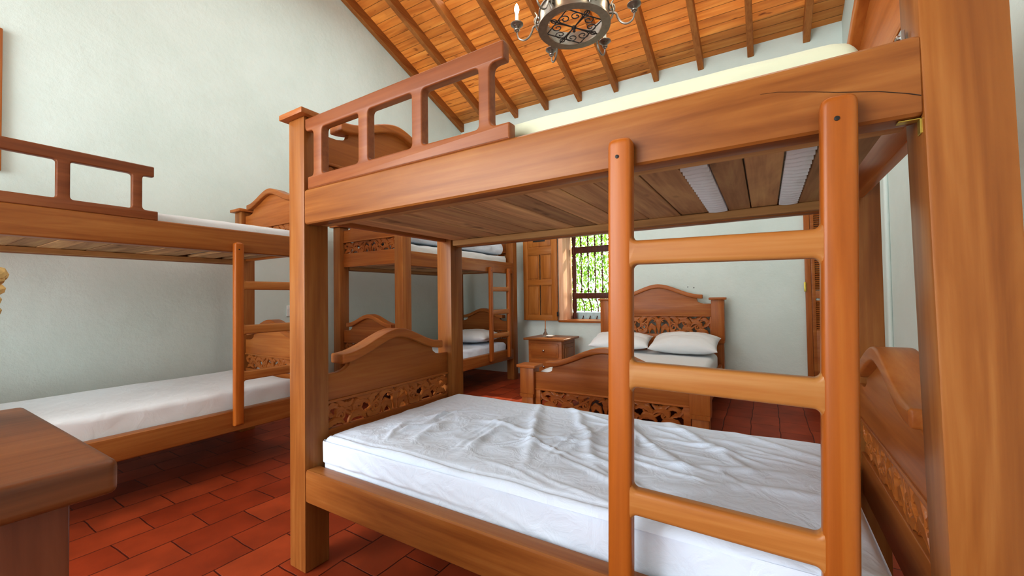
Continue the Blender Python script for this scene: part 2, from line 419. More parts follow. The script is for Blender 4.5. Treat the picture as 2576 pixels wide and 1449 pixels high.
obj('grille_rail', bm, M_GRILLE, W1)
for xs in (WX0+.07, WX1-.07):
    bm = bmesh.new()
    prof = [(.034, .81), (.034, .88), (.022, .90), (.03, .93), (.036, 1.0), (.03, 1.09), (.034, 1.10), (.034, 1.18), (.024, 1.20), (.034, 1.22), (.024, 1.24), (.03, 1.3), (.033, 1.5), (.03, 1.66), (.024, 1.70), (.034, 1.72), (.024, 1.74), (.034, 1.765), (.034, 1.855), (.024, 1.87), (.03, 1.95), (.034, 2.04), (.034, 2.1)]
    lathe(bm, prof, 14, Matrix.Translation((xs, gy, 0)))
    obj('grille_post', bm, M_GRILLE, W1)
kx = [-.509+.1055*k for k in range(7)]
for xs in kx:
    bm = bmesh.new()
    def bead(z): return [(.007, z-.016), (.017, z), (.007, z+.016)]
    prof = [(.006, 1.18)]+bead(1.205)+bead(1.235)+[(.006, 1.40)]+bead(1.43)+bead(1.47)+bead(1.50)+[(.006, 1.53), (.006, 1.70)]+bead(1.725)+bead(1.75)+[(.006, 1.765)]
    lathe(bm, prof, 8, Matrix.Translation((xs, gy, 0)))
    lathe(bm, [(.006, 1.855)]+bead(1.88)+bead(1.93)+bead(1.98)+[(.006, 2.04)], 8, Matrix.Translation((xs, gy, 0)))
    pts = [(xs, gy, 1.10)]
    for k in range(1, 13):
        t = k/12; pts.append((xs, gy+.10*math.sin(PI*t)**.8*(1 if t < .6 else 1), 1.10-.30*t))
    tube(bm, pts, .007, 8)
    obj('grille_bar', bm, M_GRILLE, W1)

# open shutter leaf folded back on the wall
def shutter():
    t = thing('window_shutter', 'open golden-brown panelled wooden shutter folded against white wall above the nightstand', 'shutter', (0, 0, 0))
    x0, x1, z0, z1, yb = -1.238, -.705, .80, 2.10, YF-.055
    for a in ((x0, x0+.075), (x1-.075, x1)): obj('stile', B(a[0], a[1], yb-.02, yb+.02, z0, z1, .003), M_SHUT, t)
    for a in ((z0, z0+.075), (1.30, 1.38), (1.74, 1.84), (z1-.10, z1)): obj('cross_rail', B(x0+.07, x1-.07, yb-.019, yb+.019, a[0], a[1], .003), M_SHUTX, t)
    xm = (x0+x1)/2
    for a, b, c, d in ((x0+.07, xm-.008, z0+.07, 1.305), (xm+.008, x1-.07, z0+.07, 1.305), (x0+.07, xm-.008, 1.375, 1.745), (xm+.008, x1-.07, 1.375, 1.745), (x0+.07, x1-.07, 1.835, z1-.095)):
        bm = B(a, b, yb-.006, yb+.008, c, d, 0); box(bm, a+.022, b-.022, yb-.014, yb, c+.022, d-.022, .008, 2)
        obj('panel', bm, M_SHUT, t)
    bm = bmesh.new(); box(bm, xm-.10, xm+.09, yb-.021, yb-.012, 1.925, 1.945, .002)
    obj('slot', bm, M_DARK, t)
    for z in (.86, 1.95):
        bm = B(x1-.004, x1+.014, yb-.022, yb+.0, z, z+.06, .002); obj('hinge', bm, M_DARK, t)
shutter()

# ------------------------------------------------------------------ carved work
def leaf(bm, pts, width, thick, lobes=3, n=14, m=6, depth0=0.0):
    """a domed acanthus leaf along a bezier through pts (a,b), closed on both faces"""
    P = [Vector((p[0], p[1])) for p in pts]
    def bez(t):
        q = P[:]
        while len(q) > 1: q = [q[i]*(1-t)+q[i+1]*t for i in range(len(q)-1)]
        return q[0]
    t_ = bmesh.new(); top, bot = [], []
    for i in range(n+1):
        t = i/n; c = bez(t); d = (bez(min(t+.01, 1))-bez(max(t-.01, 0))).normalized(); s = Vector((-d.y, d.x))
        w = width*(math.sin(PI*min(max(t*.94+.05, 0), 1))**.6)*(1+.20*math.cos(2*PI*lobes*t))
        ra, rb = [], []
        for j in range(m+1):
            u = j/m*2-1; x = c+s*w*u
            h = thick*(.35+.65*(1-u*u))*(.55+.45*math.sin(PI*t)) - thick*.35*math.exp(-(u*u)/.02) + thick*.14*math.cos(u*9)
            ra.append(t_.verts.new((x.x, x.y, h))); rb.append(t_.verts.new((x.x, x.y, -h)))
        top.append(ra); bot.append(rb)
    for i in range(n):
        for j in range(m):
            t_.faces.new((top[i][j], top[i+1][j], top[i+1][j+1], top[i][j+1])); t_.faces.new((bot[i][j], bot[i][j+1], bot[i+1][j+1], bot[i+1][j]))
        t_.faces.new((top[i][0], bot[i][0], bot[i+1][0], top[i+1][0])); t_.faces.new((top[i][m], top[i+1][m], bot[i+1][m], bot[i][m]))
    for j in range(m):
        t_.faces.new((top[0][j], top[0][j+1], bot[0][j+1], bot[0][j])); t_.faces.new((top[n][j], bot[n][j], bot[n][j+1], top[n][j+1]))
    for v in t_.verts: v.co.z += depth0
    merge(bm, t_)

def carving(half, h, thick, tf, dense=1.0):
    """pierced scroll of leaves, mirrored about the middle; frame strips round it"""
    bm = bmesh.new()
    S = [((0, -.48), (.01, .1), (.0, .52), (.10, .16)),
         ((.0, .20), (.10, .75), (.22, .55), (.24, -.20)),
         ((.06, -.5), (.10, .1), (.20, .0), (.19, -.52)),
         ((.20, .42), (.30, .62), (.40, .30), (.36, -.10)),
         ((.24, -.1), (.27, -.55), (.40, -.55), (.44, -.15)),
         ((.36, .46), (.46, .35), (.52, .40), (.60, .52)),
         ((.40, .1), (.50, .5), (.66, .2), (.58, -.25)),
         ((.45, -.48), (.52, .0), (.62, -.1), (.68, -.50)),
         ((.62, .44), (.70, .10), (.74, .30), (.86, .52)),
         ((.62, -.05), (.74, .42), (.84, .1), (.82, -.30)),
         ((.74, -.46), (.82, -.1), (.90, -.3), (.98, -.5)),
         ((.82, .30), (.90, .52), (.97, .2), (1.0, -.12)),
         ((.86, -.1), (.93, .05), (.98, .0), (1.0, .42))]
    Wd = [.11, .13, .13, .14, .14, .10, .13, .13, .11, .13, .12, .11, .09]
    for k, (p, w) in enumerate(zip(S, Wd)):
        for sg in (1, -1):
            pts = [(sg*a*half, b*h) for a, b in p]
            leaf(bm, pts, w*h*1.25*dense, thick*.5, 3 if k % 2 else 4, depth0=(.0012*((k % 3)-1)))
    # main stem
    for sg in (1, -1):
        pts = []
        for i in range(41):
            t = i/40; pts.append((sg*t*half, h*.36*math.sin(t*PI*2.6+.4)*(1-.2*t), 0))
        tube(bm, pts, thick*.36, 6)
        for a, b, r in ((.30, -.12, .16), (.55, .12, .15), (.78, -.12, .14)):
            sp = []
            for i in range(26):
                t = i/25; rr = r*h*(1-.8*t)*1.5; an = t*PI*3.2
                sp.append((sg*a*half+sg*rr*math.cos(an), b*h+rr*math.sin(an), 0))
            tube(bm, sp, thick*.38, 6)
    for v in bm.verts: v.co = Vector(tf(v.co.x, max(min(v.co.y, .5*h), -.5*h), v.co.z))
    return bm

# ------------------------------------------------------------------ arched end boards (shared by the bunks and the double bed)
def end_board(parent, tfc, half, mid, zend, zcrest, zsh, zpb, zbb, zbot, hw, bar_depth, panel_depth, woods, flip=1, thick=.045, dense=1.0, frame=.0):
    """tfc(a, z, c): a along the board (0 in the middle), c across it"""
    na = 44
    def ztop(a):
        t = min(abs(a)/hw, 1); return zend+(zcrest-zend)*(.5*(1+math.cos(PI*t**.92)))
    up = [(hw*(2*i/na-1), ztop(hw*(2*i/na-1))) for i in range(na+1)]
    lo = [(a, z-thick) for a, z in up][::-1]
    # body panel
    inner = hw-.05
    pts = [(-half, zpb), (half, zpb), (half, zsh)]
    notch = lambda s: [(s*(inner+.055), zsh), (s*(inner+.02), zsh+.008), (s*(inner-.005), zsh+.024), (s*inner-s*.012, zend-thick+.006)]
    pts += notch(1)
    mids = [(a, ztop(a)-thick*.6) for a in [inner*(1-2*i/36) for i in range(1, 36)] if abs(a) < inner-.03]
    pts += mids + notch(-1)[::-1] + [(-half, zsh)]
    panel = plate('headboard', [pts], panel_depth, .003, lambda a, b, c: tfc(a, b, c), woods[0], parent)
    plate('arched_cap', [fillet(up+lo, [.012 if i in (0, na, na+1, 2*na+1) else 0 for i in range(2*na+2)], 3)], bar_depth, .008, lambda a, b, c: tfc(a, b, c), woods[1], panel)
    # carved band with its frame
    h = zpb-zbb
    bm = carving(half-frame, h*.98, panel_depth*.8, lambda a, b, c: tfc(a, (zpb+zbb)/2+b, c), dense)
    obj('carved_band', bm, woods[2], panel, 50)
    bm = plate_mesh([[(-half, zbot), (half, zbot), (half, zbb), (-half, zbb)]], panel_depth, .003, lambda a, b, c: tfc(a, b, c))
    if frame:
        merge(bm, plate_mesh([[(-half, zbb), (-half+frame, zbb), (-half+frame, zpb), (-half, zpb)]], panel_depth*.9, .003, lambda a, b, c: tfc(a, b, c)))
        merge(bm, plate_mesh([[(half-frame, zbb), (half, zbb), (half, zpb), (half-frame, zpb)]], panel_depth*.9, .003, lambda a, b, c: tfc(a, b, c)))
    obj('lower_rail', bm, woods[0], panel)
    bm = plate_mesh([[(-half, zpb-.002), (half, zpb-.002), (half, zpb+.012), (-half, zpb+.012)]], panel_depth+.012, .003, lambda a, b, c: tfc(a, b, c))
    obj('moulding', bm, woods[1], panel)
    return panel

# ------------------------------------------------------------------ bunk beds
P = .1126; LB = 1.91+2*P; WB = 1.066
Z1, Z2, Z3, Z4, ZT = 1.459, 1.608, .292, .429, 1.925
RT = .065                                           # rail thickness

def post(name, parent, cx, cy, wd):
    bm = bmesh.new(); h = P/2
    box(bm, -h, h, -h, h, 0, ZT, .006, 2)
    o = obj(name, bm, wd, parent); o.location = (cx, cy, 0)
    bm = bmesh.new(); box(bm, -h-.028, h+.028, -h-.028, h+.028, ZT, ZT+.024, .004, 2)
    c = obj('post_cap', bm, D_['X'], o)
    return o

def make_bunk(label):
    root = thing('bunk_bed', label, 'bunk bed', group='wooden bunk beds')
    for cx, cy in ((P/2, P/2), (LB-P/2, P/2), (P/2, WB-P/2), (LB-P/2, WB-P/2)):
        post('post', root, cx, cy, W_['Z'])
    for za, zb in ((Z1, Z2), (Z3, Z4)):
        obj('side_rail', B(P-.002, LB-P+.002, .0, RT, za, zb, .014, 3), W_['X'], root)
        obj('side_rail', B(P-.002, LB-P+.002, WB-RT, WB, za, zb, .014, 3), W_['X'], root)
    for z in (Z1+.004, Z3+.004):
        for v in (RT, WB-RT-.042):
            obj('cleat', B(P+.01, LB-P-.01, v, v+.042, z, z+.034, .003, 1), RAWX, root)
    # ends
    mid = WB/2; half = WB/2-P
    for off in (0, 1.085):
        for u, sg in ((P/2+.006, 1), (LB-P/2-.006, -1)):
            zbot = .40 if off == 0 else Z1+.03
            end_board(root, (lambda a, z, c, u=u: (u+c, mid+a, z)), half, mid, .887+off, .982+off, .803+off, .672+off, .552+off, zbot, .345, .094, .030,
                      (D_['Y'], D_['Y'], D_['Y']), dense=1.12)
    # slats
    zs = Z1+.038
    us = []
    u = P+.012
    rnd = random.Random(3)
    edges = [(.125, .245), (.248, .36), (.363, .47), (.473, .60), (.603, .71), (.713, .83), (.834, .94), (.943, 1.052), (1.06, 1.19), (1.193, 1.31), (1.314, 1.452), (1.456, 1.567), (1.645, 1.725), (1.729, 1.82), (1.89, 2.005)]
    for k, (a, b) in enumerate(edges):
        obj('slat', B(a, b, RT+.004, WB-RT-.004, zs+.002*(k % 2), zs+.020+.002*(k % 2), .002, 1), RAW, root)
    zl = Z3+.038
    for k in range(8):
        a = .14+k*.235; obj('slat', B(a, a+.13, RT+.004, WB-RT-.004, zl, zl+.02, .002, 1), RAW, root)
    # guard rail on the front: one fretted board
    ga, gb = .06, .015
    xs = [(.175, .232), (.460, .515), (.742, .790), (1.027, 1.070)]
    z0, z1, z2, z3 = Z2-.002, 1.660, 1.852, 1.910
    out = [(.135, z0), (1.140, z0), (1.140, z1-.002), (xs[3][1], z1-.002), (xs[3][1], z2), (1.122, z2), (1.122, z3), (.116, z3), (.116, z2+.004), (xs[0][0], z2), (xs[0][0], z1), (.135, z1)]
    out = fillet(out, [.004, .004, .006, .022, .022, .006, .006, .006, .02, .022, .018, .006], 4)
    holes = [fillet([(a1, z1), (b0, z1), (b0, z2), (a1, z2)], .016, 4) for (a0, a1), (b0, b1) in zip(xs, xs[1:])]
    plate('guard_rail', [out]+holes, .036, .006, lambda a, b, c: (a, .020+c, b), G_['X'], root)
    out2 = [(.135, z0), (1.12, z0), (1.12, z1-.01), (.135, z1-.01)]
    plate('wall_guard', [out2], .034, .005, lambda a, b, c: (a, WB-.022+c, b), G_['X'], root)
    # ladder
    def stile(a, b):
        pts = fillet([(a, .335), (b, .335), (b, 1.522), (a, 1.522)], [.006, .006, .02, .02], 5)
        o = plate('ladder_stile', [pts], .040, .011, lambda x, z, c: (x, -.020+c, z), LAD, root)
        bm = lathe(bmesh.new(), [(.0045, 0), (.0045, .002), (.0025, .0025)], 10, Matrix.Translation(((a+b)/2-.004, -.0398, 1.475)) @ Matrix.Rotation(PI/2, 4, 'X'))
        obj('screw', bm, M_DARK, o)
        return o
    s0, s1, s2, s3 = 1.447, 1.505, 1.868, 1.926
    stile(s0, s1); stile(s2, s3)
    for za, zb in ((1.213, 1.270), (.920, .980), (.618, .678)):
        f = .013
        pts = [(s1-.022, za-f)]
        for k in range(6): t = k/5; pts.append((s1+f*(1-math.cos(t*PI/2))*1.0, za-f*(1-math.sin(t*PI/2))))
        for k in range(6): t = k/5; pts.append((s2-f+f*math.sin(t*PI/2), za-f+f*math.cos(t*PI/2)))
        pts.append((s2+.022, za-f)); pts.append((s2+.022, zb+f))
        for k in range(6): t = k/5; pts.append((s2-f*(1-math.cos(t*PI/2)), zb+f*(1-math.sin(t*PI/2))))
        for k in range(6): t = k/5; pts.append((s1+f-f*math.sin(t*PI/2), zb+f-f*math.cos(t*PI/2)))
        pts.append((s1-.022, zb+f))
        clean = []
        for p in pts:
            if not clean or (abs(p[0]-clean[-1][0])+abs(p[1]-clean[-1][1])) > 1e-4: clean.append(p)
        plate('ladder_rung', [clean], .035, .010, lambda x, z, c: (x, -.020+c, z), LADX, root)
    return root

def dup(root, loc, rz, label):
    r = root.copy(); COL.objects.link(r); r.location = loc; r.rotation_euler = (0, 0, rz); r['label'] = label
    for ch in list(root.children):
        c = ch.copy(); COL.objects.link(c); c.parent = r
        for g in ch.children:
            d = g.copy(); COL.objects.link(d); d.parent = c
    return r

A = make_bunk('large wooden bunk bed in front, its bare slats and lower mattress fully in view')
XB, YB, XC, YC = -1.1795, -1.2194, -1.1885, 1.7917
BB = dup(A, (XB, YB, 0), PI/2, 'wooden bunk bed along the left wall, ladder beside the front bunk post')
CC = dup(A, (XC, YC, 0), PI/2, 'distant wooden bunk bed in the corner, with pillows, beside the window shutter')
for ch in list(CC.children):
    if ch.name.startswith(('guard_rail', 'wall_guard')): bpy.data.objects.remove(ch)
for r, du in ((BB, .075), (CC, -.02)):
    for ch in r.children:
        if ch.name.startswith('ladder'): ch.location.x += du
for ch in A.children:
    if ch.name.startswith('ladder'):
        ch.rotation_euler = (0, .020, 0); ch.location = (-.0304, 0, .031)
    if ch.name.split('.')[0] == 'post' and abs(ch.location.x-(LB-P/2)) < .01 and ch.location.y < .2:
        ch.rotation_euler = (0, -.0145, 0); ch.location.x += .019
# metal fixings of the front bunk
bm = bmesh.new(); box(bm, 1.988, 2.022, .012, .030, Z1-.004, Z1-.001, .001, 1); box(bm, 2.018, 2.022, .012, .030, Z1-.030, Z1-.001, .001, 1)
obj('corner_bracket', bm, M_BRASS, A)
bm = bmesh.new(); box(bm, 2.006, 2.013, .058, .078, 1.60, 1.650, .001, 1); lathe(bm, [(.007, 0), (.007, .004), (.004, .006)], 12, Matrix.Translation((2.006, .068, 1.638)) @ Matrix.Rotation(-PI/2, 4, 'Y'))
obj('bed_bolt', bm, M_STEEL, A)
# hairline crack at the right end of the upper rail
bm = bmesh.new()
pts = [(1.77, -.0002, 1.5635), (1.80, -.0004, 1.560), (1.86, -.0004, 1.544), (1.90, -.0004, 1.532), (1.96, -.0004, 1.517), (1.998, -.0004, 1.503), (2.018, -.0004, 1.494)]
tube(bm, pts, .0009, 5, taper=lambda t: .3+.7*t)
obj('crack', bm, M_DARK, A)

# ------------------------------------------------------------------ soft things
def soft_box(L, W, H, r, nu, nv, fn, sag=None):
    """rounded slab 0..L x 0..W x 0..H, fn(x, y, z, nz) returns an offset vector"""
    def rrect(a0, a1, b0, b1, rr, m):
        pts = []
        wid, hei = a1-a0, b1-b0
        k_top = int(m*.42); k_side = int(m*.06); k_c = int(m*.04)+2
        for (cx, cy, s) in ((a1-rr, b0+rr, -PI/2), (a1-rr, b1-rr, 0), (a0+rr, b1-rr, PI/2), (a0+rr, b0+rr, PI)):
            for k in range(k_c): pts.append((cx+rr*math.cos(s+PI/2*k/(k_c-1)), cy+rr*math.sin(s+PI/2*k/(k_c-1))))
        out = []
        for i, p in enumerate(pts):
            q = pts[(i+1) % len(pts)]; out.append(p)
            d = math.hypot(q[0]-p[0], q[1]-p[1])
            if (i+1) % k_c == 0:
                side = (i+1)//k_c
                n = {1: k_side, 2: k_top, 3: k_side, 0: max(4, k_top//6), 4: max(4, k_top//6)}[side]
                for j in range(1, n): out.append((p[0]+(q[0]-p[0])*j/n, p[1]+(q[1]-p[1])*j/n))
        return out
    xs = []
    for k in range(7): t = k/6*PI/2; xs.append((r*(1-math.sin(PI/2-t)) if False else r*(1-math.cos(t)), r*(1-math.sin(t))))
    st = [(d, ins) for d, ins in xs]
    body = [(r+(L-2*r)*k/nu, 0) for k in range(1, nu)]
    st = st+body+[(L-d, ins) for d, ins in xs[::-1]]
    bm = bmesh.new(); rings = []
    for x, ins in st:
        rr = max(r-ins*.98, .002)
        loop = rrect(ins, W-ins, ins, H-ins, rr, nv)
        rings.append([bm.verts.new((x, a, b)) for a, b in loop])
    for a, b in zip(rings, rings[1:]):
        n = len(a)
        for k in range(n): bm.faces.new((a[k], a[(k+1) % n], b[(k+1) % n], b[k]))
    bm.faces.new(rings[0]); bm.faces.new(rings[-1][::-1])
    bm.normal_update()
    offs = []
    for v in bm.verts: offs.append(fn(v.co.x, v.co.y, v.co.z, v.normal))
    for v, o in zip(bm.verts, offs): v.co += o
    return bm

def ridge(x, y, x0, y0, x1, y1, w):
    dx, dy = x1-x0, y1-y0; l2 = dx*dx+dy*dy
    t = ((x-x0)*dx+(y-y0)*dy)/l2
    tt = min(max(t, 0), 1); px, py = x0+dx*tt, y0+dy*tt
    d2 = (x-px)**2+(y-py)**2
    return math.exp(-d2/(w*w))*math.sin(PI*min(max(t, 0), 1)*.9+.16)

rnd = random.Random(11)
FOLDS = [(.55, .95, .95, .10, .022, .013), (.75, .98, 1.15, .25, .02, .012), (.95, .96, 1.45, .30, .022, .011), (1.1, .9, 1.3, .12, .018, .010), (.35, .42, .42, .10, .022, .011),
         (.62, .55, .66, .08, .022, .011), (.2, .30, .30, .06, .016, .009), (1.2, .95, 1.62, .42, .025, .010), (1.5, .9, 1.9, .62, .02, .007), (1.25, .35, 1.75, .52, .024, .007), (1.3, .2, 1.9, .42, .022, .007),
         (.48, .5, .9, .45, .016, .008), (.8, .30, 1.0, .55, .016, .009)]
for k in range(26):                                   # creases across the bed near its left end
    x = rnd.uniform(.10, 1.0); y = rnd.uniform(.04, .40); l = rnd.uniform(.18, .45); a = rnd.uniform(.9, 1.75)
    FOLDS.append((x, y, x+l*math.cos(a), min(y+l*math.sin(a), .88), rnd.uniform(.007, .013), rnd.uniform(.0035, .0075)))
for k in range(22):                                   # long creases running down the bed
    x = rnd.uniform(.45, 1.45); y = rnd.uniform(.12, .85); l = rnd.uniform(.25, .6); a = rnd.uniform(-.75, .1)
    FOLDS.append((x, y, x+l*math.cos(a), max(y+l*math.sin(a), .03), rnd.uniform(.008, .016), rnd.uniform(.003, .0065)))
def wrinkled(x, y, z, n):
    o = Vector((0, 0, 0))
    if n.z > .35:
        d = 0
        wx = x+.035*noise.noise(Vector((x*4.5, y*4.5, 7)))+.012*noise.noise(Vector((x*13, y*13, 2))); wy = y+.035*noise.noise(Vector((x*4.5, y*4.5, 17)))
        for f in FOLDS: d += 1.2*f[5]*ridge(wx, wy, *f[:5])
        q = Vector((x*3.1, y*3.1, 4.2)); d += .008*noise.noise(q)
        q = Vector((x*9+.6*y, y*14, 1.2)); d += .0040*noise.noise(q)*(1.3 if y < .6 and x < 1.3 else .4)
        e = min(x, y, 1.86-x, .93-y); d *= min(1, max(0, e/.03)) if e > 0 else 0
        d -= .012*math.exp(-max(e, 0)/.05)+.005*math.exp(-((y-.036)/.006)**2)
        o.z += d
    elif n.y < -.3:
        o.y += -.010*math.sin(x*3.3+.6)-.006*noise.noise(Vector((x*6+z*9, z*3, 2)))
        for k in range(7):
            o.y += -.005*ridge(x, z, .06+k*.11, .16, .40+k*.17, .01, .014)
        o.z += (.010*math.sin(x*4.0)-.004)*(1-z/.21)*min(1, z/.1)
        if z < .10: o.y = max(o.y, .0)
        o.y = max(o.y, -.02)
    return o
def gentle(seed, amp=.006):
    def fn(x, y, z, n):
        o = Vector((0, 0, 0))
        if n.z > .35:
            o.z += amp*noise.noise(Vector((x*2.3+seed, y*3.4, seed)))+amp*.5*noise.noise(Vector((x*8+seed, y*9, seed*2)))
        elif abs(n.y) > .3: o.y += amp*1.2*noise.noise(Vector((x*7+seed, z*12, seed)))*min(1, max(0, (z-.09)/.05))
        return o
    return fn

def upper_cover(x, y, z, n):
    o = gentle(3, .006)(x, y, z, n)
    if n.z > .2 or z > .12:
        t = min(max((x-1.15)/.67, 0), 1); o.z -= .010*t*t
        t = min(max((x-1.76)/.06, 0), 1); o.z -= .024*t*t
    if n.z > .2: o.z -= .006*math.exp(-((y-.034)/.007)**2)
    return o

def mattress(label, group, frame, u0, u1, v0, v1, z0, z1, fn, mat, r=.035, nu=90, nv=110):
    bm = soft_box(u1-u0, v1-v0, z1-z0, r, nu, nv, fn)
    o = obj('mattress', bm, mat, None, 80)
    o.matrix_world = frame @ Matrix.Translation((u0, v0, z0))
    return tag(o, label, 'mattress', 'bunk bed mattresses')

FA = Matrix.Identity(4)
FB = Matrix.Translation((XB, YB, 0)) @ Matrix.Rotation(PI/2, 4, 'Z')
FC = Matrix.Translation((XC, YC, 0)) @ Matrix.Rotation(PI/2, 4, 'Z')
ZS1, ZS0 = Z1+.061, Z3+.059
G = None
mattress('wrinkled white mattress on the lower level of the large front bunk', G, FA, .128, 1.985, .066, .985, ZS0, .560, wrinkled, M_SHEET, .032, 260, 330)
m = mattress('cream covered mattress on the upper level of the large front bunk', G, FA, .135, 1.955, .072, .985, ZS1, 1.686, upper_cover, M_CREAM, .03)
mattress('flat white mattress on the lower level of the bunk by the left wall', G, FB, .128, 2.0, .068, .985, ZS0, .548, gentle(5, .006), M_SHEET2, .035)
mattress('thin white mattress on the upper level of the bunk by the left wall', G, FB, .135, 2.0, .075, .985, ZS1, 1.668, gentle(9, .005), M_SHEET2, .03)
mattress('white sheeted mattress on the lower level of the corner bunk', G, FC, .135, 1.95, .068, .985, ZS0, .525, gentle(13, .012), M_SHEET, .04)
mattress('mattress under rumpled bedding on the upper level of the corner bunk', G, FC, .135, 2.0, .075, .985, ZS1, 1.70, gentle(17, .01), M_SHEET2, .04)
# pleated sheet sagging through the two gaps between the slats of the front bunk
bm = bmesh.new()
for (a, b, sk) in ((1.570, 1.642, 0), (1.824, 1.886, 0)):
    t = bmesh.new(); nn, mm = 300, 10; g = []
    for i in range(nn+1):
        y = .112+(.955-.112)*i/nn; row = []
        for j in range(mm+1):
            x = a+(b-a)*j/mm; u = (2*j/mm-1)
            z = ZS1-.017-.003*(1-u*u)+(.012*math.sin(y*2*PI/.041+1.3*math.sin(u*1.7+y*5)+1.8*noise.noise(Vector((y*6, u, a)))))
            row.append(t.verts.new((x, y, z)))
        g.append(row)
    for i in range(nn):
        for j in range(mm): t.faces.new((g[i][j], g[i][j+1], g[i+1][j+1], g[i+1][j]))
    merge(bm, t)
po = obj('pleated_underside', bm, M_SHEET2, None, 80); po.parent = m; po.matrix_parent_inverse = m.matrix_world.inverted()

def pillow_bm(lx, ly, h, seed, pinch=.10):
    bm = bmesh.new(); n = 40; top, bot = [], []
    for i in range(n+1):
        rt, rb = [], []
        for j in range(n+1):
            a, b = 2*i/n-1, 2*j/n-1
            x = a*lx/2*(1-pinch*(1-b*b)*a*a*.6); y = b*ly/2*(1-pinch*(1-a*a)*b*b*.9)
            e = max(0, (1-abs(a)**2.6))*max(0, (1-abs(b)**2.6))
            th = h/2*e**.5
            w = .010*noise.noise(Vector((a*2.2+seed, b*2.8, seed)))*e+.006*noise.noise(Vector((a*6+seed, b*5, 3)))*e**.3
            w += .010*math.sin(6*math.atan2(b, a)+seed)*max(abs(a), abs(b))**3*e**.25
            rt.append(bm.verts.new((x, y, th+w))); rb.append(bm.verts.new((x, y, -th*.75+w*.4)) if 0 < i < n and 0 < j < n else rt[-1])
        top.append(rt); bot.append(rb)
    for i in range(n):
        for j in range(n):
            bm.faces.new((top[i][j], top[i+1][j], top[i+1][j+1], top[i][j+1]))
            q = [bot[i][j], bot[i][j+1], bot[i+1][j+1], bot[i+1][j]]
            try: bm.faces.new(q)
            except ValueError: pass
    return bm
def pillow(label, loc, rot, lx, ly, h, seed):
    o = obj('pillow', pillow_bm(lx, ly, h, seed), M_PILLOW, None, 80)
    o.location = loc; o.rotation_euler = rot
    return tag(o, label, 'pillow', 'white pillows')
pillow('white pillow on the lower mattress of the corner bunk', (-1.60, YC+1.62, .615), (0, 0, .12), .68, .56, .19, 1)
pillow('white pillow on top of the rumpled bedding of the corner bunk', (-1.56, YC+1.62, 1.962), (-.05, .06, .05), .70, .54, .14, 4)

def duvet():
    def fn(x, y, z, n):
        o = Vector((0, 0, 0))
        if n.z > .2:
            o.z += .035*noise.noise(Vector((x*3.2, y*3.5, 8)))+.020*noise.noise(Vector((x*8, y*7, 2)))+.010*noise.noise(Vector((x*17, y*15, 5)))
        if abs(n.y) > .3: o.y += .022*noise.noise(Vector((x*6, z*14, 3)))
        return o
    bm = soft_box(1.78, .90, .155, .06, 110, 120, fn)
    o = obj('duvet', bm, M_SHEET, None, 80); o.matrix_world = FC @ Matrix.Translation((.16, .075, 1.722))
    tag(o, 'rumpled white duvet heaped on the upper level of the corner bunk', 'duvet')
duvet()

# ------------------------------------------------------------------ double bed
def double_bed():
    t = thing('double_bed', 'carved wooden double bed against the far wall beyond the front bunk', 'double bed')
    yh, yf = 4.13, 2.15
    def dpost(x, y, h, capw, w=.118, notch=.55):
        o_h = w/2
        bm = bmesh.new(); box(bm, x-o_h, x+o_h, y-.055, y+.055, notch, h, .005, 2); box(bm, x-o_h+.012, x+o_h-.012, y-.050, y+.050, 0, notch+.002, .005, 2)
        lathe(bm, [(o_h*1.30, notch-.03), (o_h*1.38, notch)], 4, Matrix.Translation((x, y, 0)) @ Matrix.Rotation(PI/4, 4, 'Z'))
        o = obj('post', bm, D_['Z'], t)
        obj('post_cap', B(x-capw/2, x+capw/2, y-.078, y+.078, h, h+.026, .008, 3), D_['X'], o)
    for x in (.028, 1.315): dpost(x, yh, 1.075, .172, .13, .62)
    for x in (-.010, 1.365): dpost(x, yf, .524, .185, .135, .30)
    mh = .6715; half = 1.315-.065-mh
    end_board(t, (lambda a, z, c: (mh+a, yh-.01+c, z)), half+.004, 0, 1.135, 1.266, 1.032, .885, .672, .40, .492, .075, .034, (D_['X'], D_['X'], D_['X']), thick=.047, dense=.92, frame=.02)
    mf = .6775; half = 1.365-.0675-mf
    end_board(t, (lambda a, z, c: (mf+a, yf-.004+c, z)), half+.004, 0, .588, .728, .487, .337, .19, .10, .515, .085, .036, (D_['X'], D_['X'], D_['X']), thick=.047, dense=1.15, frame=.05)
    for x in (0.0, 1.315): obj('side_rail', B(x, x+.035, yf+.05, yh-.05, .20, .36, .006), D_['Y'], t)
    for k in range(9):
        y = yf+.12+k*.215; obj('slat', B(.036, 1.314, y, y+.10, .285, .305, .002, 1), RAW, t)
double_bed()
fn = gentle(23, .008)
bm = soft_box(1.272, 1.82, .185, .05, 60, 110, fn)
o = obj('mattress', bm, M_SHEET2, None, 80); o.location = (.040, 2.20, .306); tag(o, 'white mattress of the carved double bed by the far wall', 'mattress')
pillow('plump white pillow at the right of the double bed headboard', (1.005, 3.80, .602), (.22, 0, 0), .69, .46, .22, 2)
pillow('white pillow at the left of the double bed headboard, half hidden by the ladder', (.305, 3.80, .602), (.20, .0, .08), .68, .44, .18, 6)

